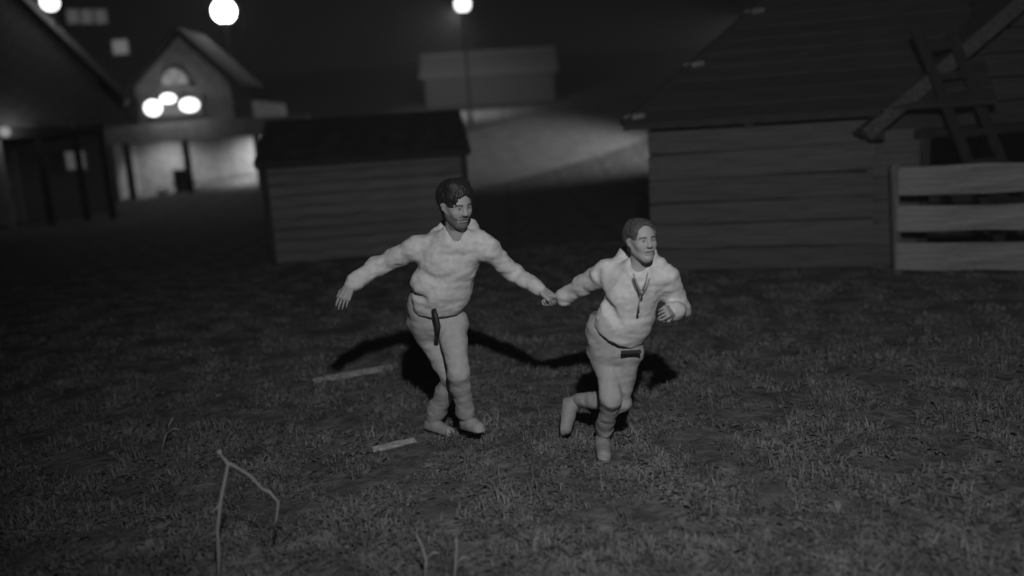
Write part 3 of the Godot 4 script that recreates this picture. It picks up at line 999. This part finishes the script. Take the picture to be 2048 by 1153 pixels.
func street_lamp(at: Vector3, foot_y: float, r: float, label: String, e: float, toward: Vector3, angle := 62.0) -> void:
	var t := thing("street_lamp", label, "street lamp", Vector3(at.x, foot_y, at.z), 0.0)
	var h := at.y - foot_y
	part("post", lathe([Vector2(0.11, 0), Vector2(0.10, 0.5), Vector2(0.06, 0.6), Vector2(0.045, h - r)]), M.metal, t)
	part("collar", lathe([Vector2(0.05, h - r - 0.08), Vector2(0.16, h - r), Vector2(0.12, h - r + 0.1)]), M.metal, t)
	part("globe", ball(r), M.lamp_glare if r > 0.4 else M.lamp_bright, t, Vector3(0, h, 0))
	# the light sits just off the glowing face, on the side it shines to
	beam_light(t, Vector3(0, h, 0) + toward.normalized() * (r + 0.16), toward, angle, e, 0.15)

func make_far() -> void:
	# low building on the rise, its roof lit by the street lamp
	var p := Vector3(-0.6, 0, -54)
	var g := land(p.x, p.z)
	var t := thing("far_barn", "long low building with pale roof on the rise beyond the road", "building", Vector3(p.x, g - 0.3, p.z))
	part("wall", beam(8.0, 2.2, 4.0), M.timber, t, Vector3(0, 1.1, -2.2))
	strut("roof", Vector3(-4.3, 2.9, -1.3), Vector3(4.3, 2.9, -1.3), 0.10, 3.2, M.plaster, t, Vector3(0, -0.5, 0.87))
	strut("roof", Vector3(-4.3, 2.9, -3.6), Vector3(4.3, 2.9, -3.6), 0.10, 3.2, M.plaster, t, Vector3(0, 0.5, 0.87))
	# house with lit windows far behind the barn
	t = thing("hillside_house", "far house with a row of dimly lit windows above the barn roof", "house", Vector3(-26, 0, -66))
	part("wall", beam(11, 14.0, 6.0), M.timber, t, Vector3(0, 7.0, -3.0))
	strut("roof", Vector3(-5.8, 14.6, -1.4), Vector3(5.8, 14.6, -1.4), 0.12, 4.2, M.felt, t, Vector3(0, -0.5, 0.87))
	for i in 3:
		var q := P(145 + i * 28, 33, 65.95) - t.position
		var w := part("window", beam(1.0, 1.15, 0.08), M.plaster, t, q)
		part("pane", beam(0.84, 0.98, 0.03), M.window_lit, w, Vector3(0, 0, 0.05))
	var q2 := P(240, 94, 65.95) - t.position
	var w2 := part("window", beam(1.5, 1.25, 0.08), M.plaster, t, q2)
	part("pane", beam(1.1, 1.0, 0.03), M.fan_lit, w2, Vector3(0, 0, 0.05))

# ---------------------------------------------------------------- ground cover
func blade(st: SurfaceTool, root: Vector3, dir: float, l: float, w: float, lean: float) -> void:
	var side := Vector3(cos(dir + PI / 2), 0, sin(dir + PI / 2)) * w
	var out := Vector3(cos(dir), 0, sin(dir))
	var a := root + out * (l * lean * 0.25) + Vector3(0, l * 0.5, 0)
	var b := root + out * (l * lean) + Vector3(0, l * (0.92 - lean * 0.4), 0)
	quad(st, root - side, a - side * 0.9, a + side * 0.9, root + side)
	tri(st, a - side * 0.9, b, a + side * 0.9)

func tuft(n: int, l: float, w: float, lean: float, spread: float) -> ArrayMesh:
	var st := SurfaceTool.new()
	st.begin(Mesh.PRIMITIVE_TRIANGLES)
	st.set_smooth_group(-1)
	for i in n:
		var a := rng.randf() * TAU
		var r := rng.randf() * spread
		blade(st, Vector3(cos(a) * r, 0, sin(a) * r), rng.randf() * TAU, l * rng.randf_range(0.5, 1.1), w * rng.randf_range(0.7, 1.2), lean * rng.randf_range(0.3, 1.4))
	st.generate_normals()
	return st.commit()

func rosette(n: int, l: float) -> ArrayMesh:
	var st := SurfaceTool.new()
	st.begin(Mesh.PRIMITIVE_TRIANGLES)
	st.set_smooth_group(-1)
	for i in n:
		var a := TAU * i / n + rng.randf_range(-0.3, 0.3)
		var out := Vector3(cos(a), 0, sin(a))
		var side := Vector3(-sin(a), 0, cos(a))
		var k := l * rng.randf_range(0.6, 1.1)
		var up := rng.randf_range(0.2, 0.9)
		var p0 := out * 0.005
		var p1 := out * k * 0.45 + Vector3(0, k * 0.45 * up, 0)
		var p2 := out * k * 0.8 + Vector3(0, k * 0.5 * up, 0)
		var p3 := out * k + Vector3(0, k * 0.32 * up, 0)
		tri(st, p0, p1 - side * k * 0.2, p1 + side * k * 0.2)
		quad(st, p1 - side * k * 0.2, p2 - side * k * 0.17, p2 + side * k * 0.17, p1 + side * k * 0.2)
		tri(st, p2 - side * k * 0.17, p3, p2 + side * k * 0.17)
	st.generate_normals()
	return st.commit()

func scatter(called: String, label: String, cat: String, mesh: Mesh, count: int, near: float, far: float, smin: float, smax: float, tone: float, patchy: float) -> void:
	var mm := MultiMesh.new()
	mm.transform_format = MultiMesh.TRANSFORM_3D
	mm.use_colors = true
	mm.mesh = mesh
	var list := []
	var tries := 0
	fn.frequency = 1.0
	fn.fractal_octaves = 3
	while list.size() < count and tries < count * 6:
		tries += 1
		var d := near + (far - near) * pow(rng.randf(), 1.7)
		var x := rng.randf_range(-0.66, 0.66) * (d + 0.8)
		fn.seed = 31
		var pn := fn.get_noise_2d(x * 1.6, d * 1.6)
		if pn < rng.randf_range(-0.7, 0.5) * patchy - 0.05:
			continue
		list.append([x, -d, pn])
	mm.instance_count = list.size()
	for i in list.size():
		var q: Array = list[i]
		fn.seed = 2
		var y := land(q[0], q[1])
		var s: float = rng.randf_range(smin, smax) * (1.0 + float(q[2]) * 0.7)
		var b := Basis(Vector3.UP, rng.randf() * TAU) * Basis(Vector3.RIGHT, rng.randf_range(-0.25, 0.25))
		mm.set_instance_transform(i, Transform3D(b.scaled(Vector3.ONE * s), Vector3(q[0], y - 0.005, q[1])))
		var v: float = tone * rng.randf_range(0.8, 1.2) * (1.0 + 0.55 * float(q[2]))
		mm.set_instance_color(i, Color(v, v, v))
	var o := MultiMeshInstance3D.new()
	o.name = numbered(called)
	o.multimesh = mm
	o.material_override = M.grass
	add_child(o)
	tag(o, label, cat)
	o.set_meta("kind", "stuff")

func make_cover() -> void:
	scatter("grass", "short trampled grass across the dark yard", "grass", tuft(10, 0.055, 0.006, 0.9, 0.07), 26000, 2.6, 14.5, 0.5, 1.1, 0.16, 0.3)
	scatter("tall_grass", "taller grass tufts in the foreground of the yard", "grass", tuft(20, 0.13, 0.0055, 0.75, 0.055), 2600, 2.6, 7.4, 0.4, 0.9, 0.148, 1.1)
	scatter("weeds", "low broad-leaved weeds scattered through the yard grass", "weeds", rosette(7, 0.09), 6000, 2.6, 8.0, 0.35, 0.95, 0.15, 0.8)

func make_stalks() -> void:
	# tall dry stalk with a bent side branch
	var D := 3.45
	var base := G(437, 1182)
	base = Vector3(base.x, land(base.x, base.z), base.z)
	D = -base.z
	var t := thing("dry_stalk", "tall bent dry stalk with a drooping side branch in the foreground", "stalk", base)
	var o := t.position
	part("stem", tube([Vector3(0, -0.02, 0), P(436, 1105, D) - o, P(434, 1062, D) - o, P(441, 1000, D) - o, P(446, 975, D + 0.02) - o, P(455, 930, D + 0.02) - o, P(449, 918, D + 0.02) - o], [0.008, 0.0075, 0.0075, 0.007, 0.0065, 0.006, 0.005]), M.stalk, t)
	part("bud", ball(0.010, 1.3), M.stalk, t, P(438, 906, D + 0.02) - o)
	part("stem_tip", tube([P(452, 924, D + 0.02) - o, P(438, 908, D + 0.02) - o], [0.005, 0.003]), M.stalk, t)
	part("branch", tube([P(456, 927, D + 0.02) - o, P(478, 939, D + 0.05) - o, P(500, 953, D + 0.08) - o, P(522, 978, D + 0.1) - o, P(538, 985, D + 0.12) - o, P(556, 1005, D + 0.13) - o, P(552, 1040, D + 0.12) - o, P(536, 1080, D + 0.1) - o], [0.006, 0.0055, 0.0065, 0.006, 0.007, 0.005, 0.004, 0.003]), M.stalk, t)
	part("twig", tube([P(441, 1005, D) - o, P(432, 1018, D) - o, P(421, 1026, D - 0.02) - o], [0.005, 0.004, 0.003]), M.stalk, t)
	for e in [[Vector2(848, 1175), Vector2(852, 1120), Vector2(842, 1090), Vector2(833, 1070), "broad upright grass stem bent to one side in the foreground"], [Vector2(906, 1180), Vector2(911, 1130), Vector2(913, 1095), Vector2(912, 1075), "straight upright grass stem with a leaf in the foreground"], [Vector2(322, 900), Vector2(330, 872), Vector2(338, 850), Vector2(345, 836), "short dry stem standing alone in the dark grass"]]:
		var g0 := G(e[0].x, e[0].y)
		g0.y = land(g0.x, g0.z)
		var k := thing("grass_stem", e[4], "grass stem", g0)
		var dd := -g0.z
		part("stem", tube([Vector3(0, -0.01, 0), P(e[1].x, e[1].y, dd) - g0, P(e[2].x, e[2].y, dd) - g0, P(e[3].x, e[3].y, dd - 0.02) - g0], [0.007, 0.0065, 0.006, 0.003], 6), M.stalk, k)
		part("leaf", tube([P(e[1].x, e[1].y, dd) - g0, P(e[1].x + 16, e[1].y - 14, dd) - g0, P(e[1].x + 30, e[1].y - 12, dd) - g0], [0.003, 0.006, 0.002], 4), M.stalk, k)
	# two slats lying in the grass
	var a := G(625, 764, 0.03)
	var b := G(782, 735, 0.03)
	var s := thing("slat", "long pale wooden slat lying on the ground behind the bearded runner", "slat", a)
	strut("board", Vector3(0, 0.0, 0), b - a, 0.075, 0.028, M.stick, s, Vector3(0, 1, 0.35), 0.006)
	a = G(744, 901, 0.025)
	b = G(830, 881, 0.03)
	s = thing("slat", "short wooden slat half hidden in grass beside the bearded runner's shoe", "slat", a)
	strut("board", Vector3(0, 0.0, 0), b - a, 0.05, 0.024, M.stick, s, Vector3(0, 1, 0.35), 0.004)

# ---------------------------------------------------------------- the floodlight above the camera
func make_floodlight() -> void:
	var t := thing("yard_floodlight", "floodlight on a tall post that lights the yard", "floodlight", Vector3(0.55, 0, 0.75))
	part("post", lathe([Vector2(0.07, 0), Vector2(0.06, 3.9), Vector2(0.005, 3.92)]), M.metal, t)
	var head := Vector3(-0.2, 3.75, -0.6)
	strut("arm", Vector3(0, 3.8, 0), head + Vector3(0, 0.02, 0.14), 0.05, 0.05, M.metal, t)
	var aim := (P(1290, 450, 10.0) - (t.position + head)).normalized()
	var b := Basis.looking_at(aim, Vector3.UP)
	part("housing", beam(0.30, 0.20, 0.12, 0.02), M.metal, t, head - aim * -0.0 + b * Vector3(0, 0, 0.07), b)
	part("lens", beam(0.26, 0.16, 0.01, 0.003), M.lamp_mid, t, head, b)
	var l := SpotLight3D.new()
	l.name = "flood_light"
	l.light_energy = 19.0
	l.light_size = 0.07
	l.spot_angle = 52
	l.spot_angle_attenuation = 1.0
	l.spot_range = 80
	l.spot_attenuation = 2
	l.shadow_enabled = true
	t.add_child(l)
	l.transform = Transform3D(b, head + aim * 0.03)

# ---------------------------------------------------------------- the two runners
func make_people() -> void:
	# --- bearded runner in a pullover
	var j := {}
	j.front = Vector3(0.30, -0.18, 0.93).normalized()
	j.pelvis = P(872, 636, 5.55)
	j.chest = P(902, 520, 5.40)
	j.neck = P(911, 470, 5.31)
	j.belly = P(884, 575, 5.45)
	j.hem = P(876, 605, 5.47)
	j.sr = P(834, 497, 5.42); j.er = P(752, 535, 5.52); j.wr = P(699, 573, 5.38)
	j.sl = P(970, 495, 5.34); j.el = P(1030, 549, 5.46); j.wl = P(1081, 579, 5.27)
	j.hr = P(846, 644, 5.60); j.kr = P(903, 754, 5.50); j.ar = P(864, 842, 5.72)
	j.hl = P(904, 646, 5.52); j.kl = P(917, 748, 5.26); j.al = P(932, 834, 5.45)
	var hr := G(850, 862)
	j.heel_r = Vector3(hr.x, 0.01, hr.z); var tr := G(905, 880); j.toe_r = Vector3(tr.x, 0.01, tr.z)
	j.heel_l = P(926, 858, 5.48); j.toe_l = P(966, 868, 5.30)
	j.head = look(P(913, 413, 5.24), Vector3(0.55, -0.16, 0.80), Vector3(0.02, 1, 0.10))
	j.hands = [
		{"wrist": j.wr, "fore": P(680, 612, 5.33) - P(699, 573, 5.38), "palm": Vector3(0.35, 0.2, -0.9), "side": -1.0, "curl": 0.35, "arm": j.er},
		{"wrist": j.wl, "fore": P(1106, 598, 5.26) - P(1081, 579, 5.27), "palm": Vector3(0.25, -0.9, -0.3), "side": 1.0, "curl": 1.05, "arm": j.el},
	]
	j.hood = [
		[P(872, 470, 5.42), P(895, 452, 5.47), 0.050, 0.050], [P(895, 452, 5.47), P(940, 455, 5.44), 0.050, 0.050], [P(940, 455, 5.44), P(958, 472, 5.34), 0.050, 0.045],
		[P(872, 470, 5.42), P(892, 488, 5.31), 0.045, 0.030], [P(958, 472, 5.34), P(936, 489, 5.29), 0.042, 0.028],
	]
	j.neckline = [[P(912, 440, 5.27), P(914, 471, 5.22), 0.070, 0.045], [P(915, 470, 5.18), P(915, 480, 5.16), 0.022, 0.010]]
	j.folds = [[P(838, 545, 5.31), P(880, 566, 5.25), 0.016, 0.022], [P(880, 566, 5.25), P(936, 540, 5.25), 0.022, 0.012], [P(818, 582, 5.40), P(848, 600, 5.31), 0.016, 0.016], [P(795, 535, 5.42), P(828, 538, 5.36), 0.012, 0.016], [P(960, 520, 5.26), P(985, 530, 5.28), 0.010, 0.016], [P(762, 510, 5.42), P(770, 548, 5.42), 0.010, 0.014]]
	j.hem_at = P(874, 626, 5.46)
	j.hem_down = (Vector3(-0.06, -1.0, -0.12)).normalized()
	var man := make_person(j, {
		"label": "bearded dark-haired runner in pale pullover and trousers, one arm held out behind", "beard": true, "head": 1.10, "hand": 1.0,
		"hair": [[Vector3(0, 0.052, -0.035), Vector3(0, 0.060, 0.010), 0.098, 0.090], [Vector3(-0.03, 0.115, 0.02), Vector3(0.03, 0.118, 0.01), 0.045, 0.045], [Vector3(0, 0.10, 0.055), Vector3(0.03, 0.095, 0.05), 0.034, 0.030], [Vector3(0, -0.01, -0.07), Vector3(0, -0.05, -0.065), 0.062, 0.052]],
		"hair_cuts": [[Vector3(0, -0.03, 0.075), Vector3(0, 0.03, 0.095), 0.075, 0.050], [Vector3(-0.1, -0.05, -0.005), Vector3(-0.09, 0.0, 0.0), 0.045, 0.035], [Vector3(0.1, -0.05, -0.005), Vector3(0.09, 0.0, 0.0), 0.045, 0.035]],
		"curl": 0.009, "shoe": "shoe", "hair_mat": "hair_dark", "top_name": "pullover", "top_mat": "pullover", "leg_mat": "trousers",
		"hem_r": 0.168, "belly_r": 0.197, "chest_r": 0.185, "waist_r": 0.190, "seat_r": 0.180, "leg": 1.0, "fold": Vector3(4, 6.5, 4),
	})
	# belt with hanging tail
	var o := man.position
	var fz := 5.29
	part("belt_tail", tube([P(867, 618, fz) - o, P(872, 636, fz - 0.01) - o, P(876, 655, fz - 0.015) - o, P(874, 672, fz - 0.015) - o], [0.017, 0.019, 0.019, 0.016], 6), M.belt, man)
	# --- runner in a zip-neck top, leaning forward
	j = {}
	j.front = Vector3(0.28, -0.42, 0.86).normalized()
	j.pelvis = P(1229, 690, 5.06)
	j.chest = P(1266, 585, 4.92)
	j.neck = P(1277, 536, 4.86)
	j.belly = P(1250, 640, 4.97)
	j.hem = P(1242, 668, 4.98)
	j.sr = P(1214, 548, 4.98); j.er = P(1166, 572, 5.14); j.wr = P(1122, 598, 5.28)
	j.sl = P(1330, 556, 4.90); j.el = P(1362, 622, 5.02); j.wl = P(1345, 622, 4.80)
	j.hr = P(1206, 694, 5.10); j.kr = P(1222, 798, 4.93); j.ar = P(1207, 872, 5.20)
	j.hl = P(1256, 702, 5.02); j.kl = P(1240, 803, 5.06); j.al = P(1157, 800, 5.38)
	hr = G(1200, 893)
	j.heel_r = Vector3(hr.x, 0.01, hr.z); tr = G(1205, 922); j.toe_r = Vector3(tr.x, 0.01, tr.z + 0.06)
	j.heel_l = P(1128, 797, 5.43); j.toe_l = P(1122, 872, 5.30)
	j.head = look(P(1284, 484, 4.80), Vector3(0.33, 0.12, 0.93), Vector3(0.0, 1, 0.02))
	j.hands = [
		{"wrist": j.wr, "fore": P(1092, 594, 5.27) - P(1122, 598, 5.28), "palm": Vector3(0.0, -0.8, 0.6), "side": -1.0, "curl": 1.0, "arm": j.er},
		{"wrist": j.wl, "fore": Vector3(-0.45, 0.10, 0.65), "palm": Vector3(-0.7, -0.5, -0.4), "side": 1.0, "curl": 1.35, "arm": j.el},
	]
	j.hood = [
		[P(1240, 530, 4.96), P(1252, 508, 5.0), 0.048, 0.048], [P(1252, 508, 5.0), P(1300, 508, 4.97), 0.048, 0.046], [P(1300, 508, 4.97), P(1318, 528, 4.88), 0.046, 0.044],
		[P(1240, 530, 4.96), P(1258, 552, 4.85), 0.042, 0.026], [P(1318, 528, 4.88), P(1301, 554, 4.83), 0.040, 0.024],
	]
	j.neckline = [[P(1279, 515, 4.80), P(1281, 545, 4.74), 0.062, 0.048], [P(1282, 545, 4.72), P(1283, 585, 4.68), 0.040, 0.012]]
	j.folds = [[P(1196, 588, 4.92), P(1218, 615, 4.85), 0.022, 0.022], [P(1218, 615, 4.85), P(1250, 668, 4.80), 0.020, 0.010], [P(1192, 535, 4.92), P(1196, 570, 4.93), 0.016, 0.016], [P(1322, 590, 4.82), P(1336, 575, 4.82), 0.014, 0.012], [P(1290, 600, 4.74), P(1310, 640, 4.78), 0.008, 0.012]]
	j.hem_at = P(1236, 676, 4.97)
	j.hem_down = (Vector3(-0.50, -0.84, -0.25)).normalized()
	var woman := make_person(j, {
		"label": "runner in pale zip-neck top and joggers, one foot kicked up behind", "beard": false, "head": 0.97, "hand": 0.92,
		"hair": [[Vector3(0, 0.046, -0.035), Vector3(0, 0.050, 0.004), 0.096, 0.088], [Vector3(0, 0.0, -0.075), Vector3(0.0, -0.03, -0.085), 0.060, 0.050], [Vector3(-0.02, 0.10, 0.0), Vector3(-0.03, 0.09, -0.03), 0.040, 0.05]],
		"hair_cuts": [[Vector3(0, -0.03, 0.075), Vector3(0, 0.04, 0.085), 0.078, 0.058], [Vector3(-0.1, -0.05, 0.0), Vector3(-0.09, 0.005, 0.005), 0.045, 0.033], [Vector3(0.1, -0.05, 0.0), Vector3(0.09, 0.005, 0.005), 0.045, 0.033]],
		"curl": 0.005, "shoe": "pale_shoe", "hair_mat": "hair", "top_name": "zip_top", "top_mat": "zip_top", "leg_mat": "joggers",
		"hem_r": 0.155, "belly_r": 0.174, "chest_r": 0.165, "waist_r": 0.180, "seat_r": 0.168, "leg": 0.90, "fold": Vector3(4, 6, 4),
	})
	o = woman.position
	part("inner_shirt", tube([P(1281, 560, 4.79) - o, P(1282, 578, 4.77) - o, P(1283, 590, 4.765) - o], [0.055, 0.035, 0.01], 8), M.zip_top, woman)
	var cord := [P(1267, 548, 4.715) - o, P(1273, 565, 4.70) - o, P(1281, 583, 4.69) - o]
	part("cord", tube(cord, [0.0038, 0.0038, 0.005], 6), M.cord, woman)
	part("cord", tube([P(1296, 546, 4.705) - o, P(1292, 563, 4.69) - o, P(1285, 583, 4.685) - o], [0.0038, 0.0038, 0.005], 6), M.cord, woman)
	part("zip_pull", ball(0.012, 1.2), M.cord, woman, P(1284, 585, 4.69) - o)
	part("zip", tube([P(1282, 588, 4.70) - o, P(1278, 608, 4.72) - o, P(1277, 626, 4.74) - o], [0.004, 0.004, 0.008], 6), M.cord, woman)
	strut("belt", P(1243, 706, 4.862) - o, P(1282, 704, 4.867) - o, 0.022, 0.026, M.belt, woman)
	# small dark object with a glint below the fist
	var k := thing("key_fob", "small black fob with a bright ring held in the zip-top runner's fist", "key fob", P(1328, 628, 4.74))
	part("fob", beam(0.03, 0.05, 0.014, 0.006), M.black, k, Vector3(0, -0.052, 0))
	part("ring", ball(0.010, 1.3), M.chrome, k, Vector3(0, -0.016, 0.01))

func _ready() -> void:
	rng.seed = 7
	ridged.fractal_type = FastNoiseLite.FRACTAL_RIDGED
	ridged.frequency = 1.0
	ridged.fractal_octaves = 2
	lens_basis = Basis(Vector3.RIGHT, deg_to_rad(PITCH)) * Basis(Vector3(0, 0, 1), deg_to_rad(ROLL))
	# --- camera
	var cam := Camera3D.new()
	cam.name = "camera"
	cam.far = 800
	cam.near = 0.05
	add_child(cam)
	cam.transform = Transform3D(lens_basis, EYE)
	cam.fov = 37.4
	var at := CameraAttributesPhysical.new()
	at.frustum_focal_length = 35.45
	at.frustum_focus_distance = 5.5
	at.frustum_near = 0.05
	at.frustum_far = 800
	at.exposure_aperture = 0.62
	cam.attributes = at
	cam.current = true
	# --- night sky, no sun
	var env := Environment.new()
	env.background_mode = Environment.BG_SKY
	var sky := Sky.new()
	var sm := ProceduralSkyMaterial.new()
	sm.sky_top_color = grey(0.0012)
	sm.sky_horizon_color = grey(0.0035)
	sm.sky_curve = 0.12
	sm.ground_bottom_color = grey(0.003)
	sm.ground_horizon_color = grey(0.0035)
	sky.sky_material = sm
	env.sky = sky
	env.tonemap_mode = Environment.TONE_MAPPER_LINEAR
	env.tonemap_exposure = 1.0
	env.fog_enabled = true
	env.fog_density = 0.0018
	env.fog_light_color = Color(1, 1, 1)
	env.sdfgi_enabled = true
	env.ssao_enabled = true
	env.ssil_enabled = true
	var we := WorldEnvironment.new()
	we.name = "environment"
	we.environment = env
	add_child(we)
	make_materials()
	# --- the light over the camera, then the setting
	make_floodlight()
	make_ground()
	make_shed()
	make_cabin()
	make_open_shed()
	make_house()
	make_barn()
	make_far()
	print("setting ", Time.get_ticks_msec())
	# --- lamps
	porch_lamps()
	barn_lamps()
	var p1 := P(447, 22, 33.0)
	street_lamp(p1, land(p1.x, p1.z), 0.42, "tall street lamp with brilliant globe beside the porch gable", 0.3, Vector3(0.6, -1.0, 0.1))
	var p2 := P(925, 8, 40.0)
	street_lamp(p2, land(p2.x, p2.z), 0.36, "tall street lamp with bright globe above the plank shed", 34.0, Vector3(-0.6, -0.6, -0.9), 75.0)
	var p3 := Vector3(10.5, 5.5, -33.0)
	street_lamp(p3, land(p3.x, p3.z), 0.2, "street lamp behind the log cabin that lights the pale road", 46.0, Vector3(-1, -0.42, -0.25), 46.0)
	# --- things
	make_fence()
	make_ladder()
	porch_things()
	make_people()
	print("people ", Time.get_ticks_msec())
	make_stalks()
	make_cover()
	print("done ", Time.get_ticks_msec())
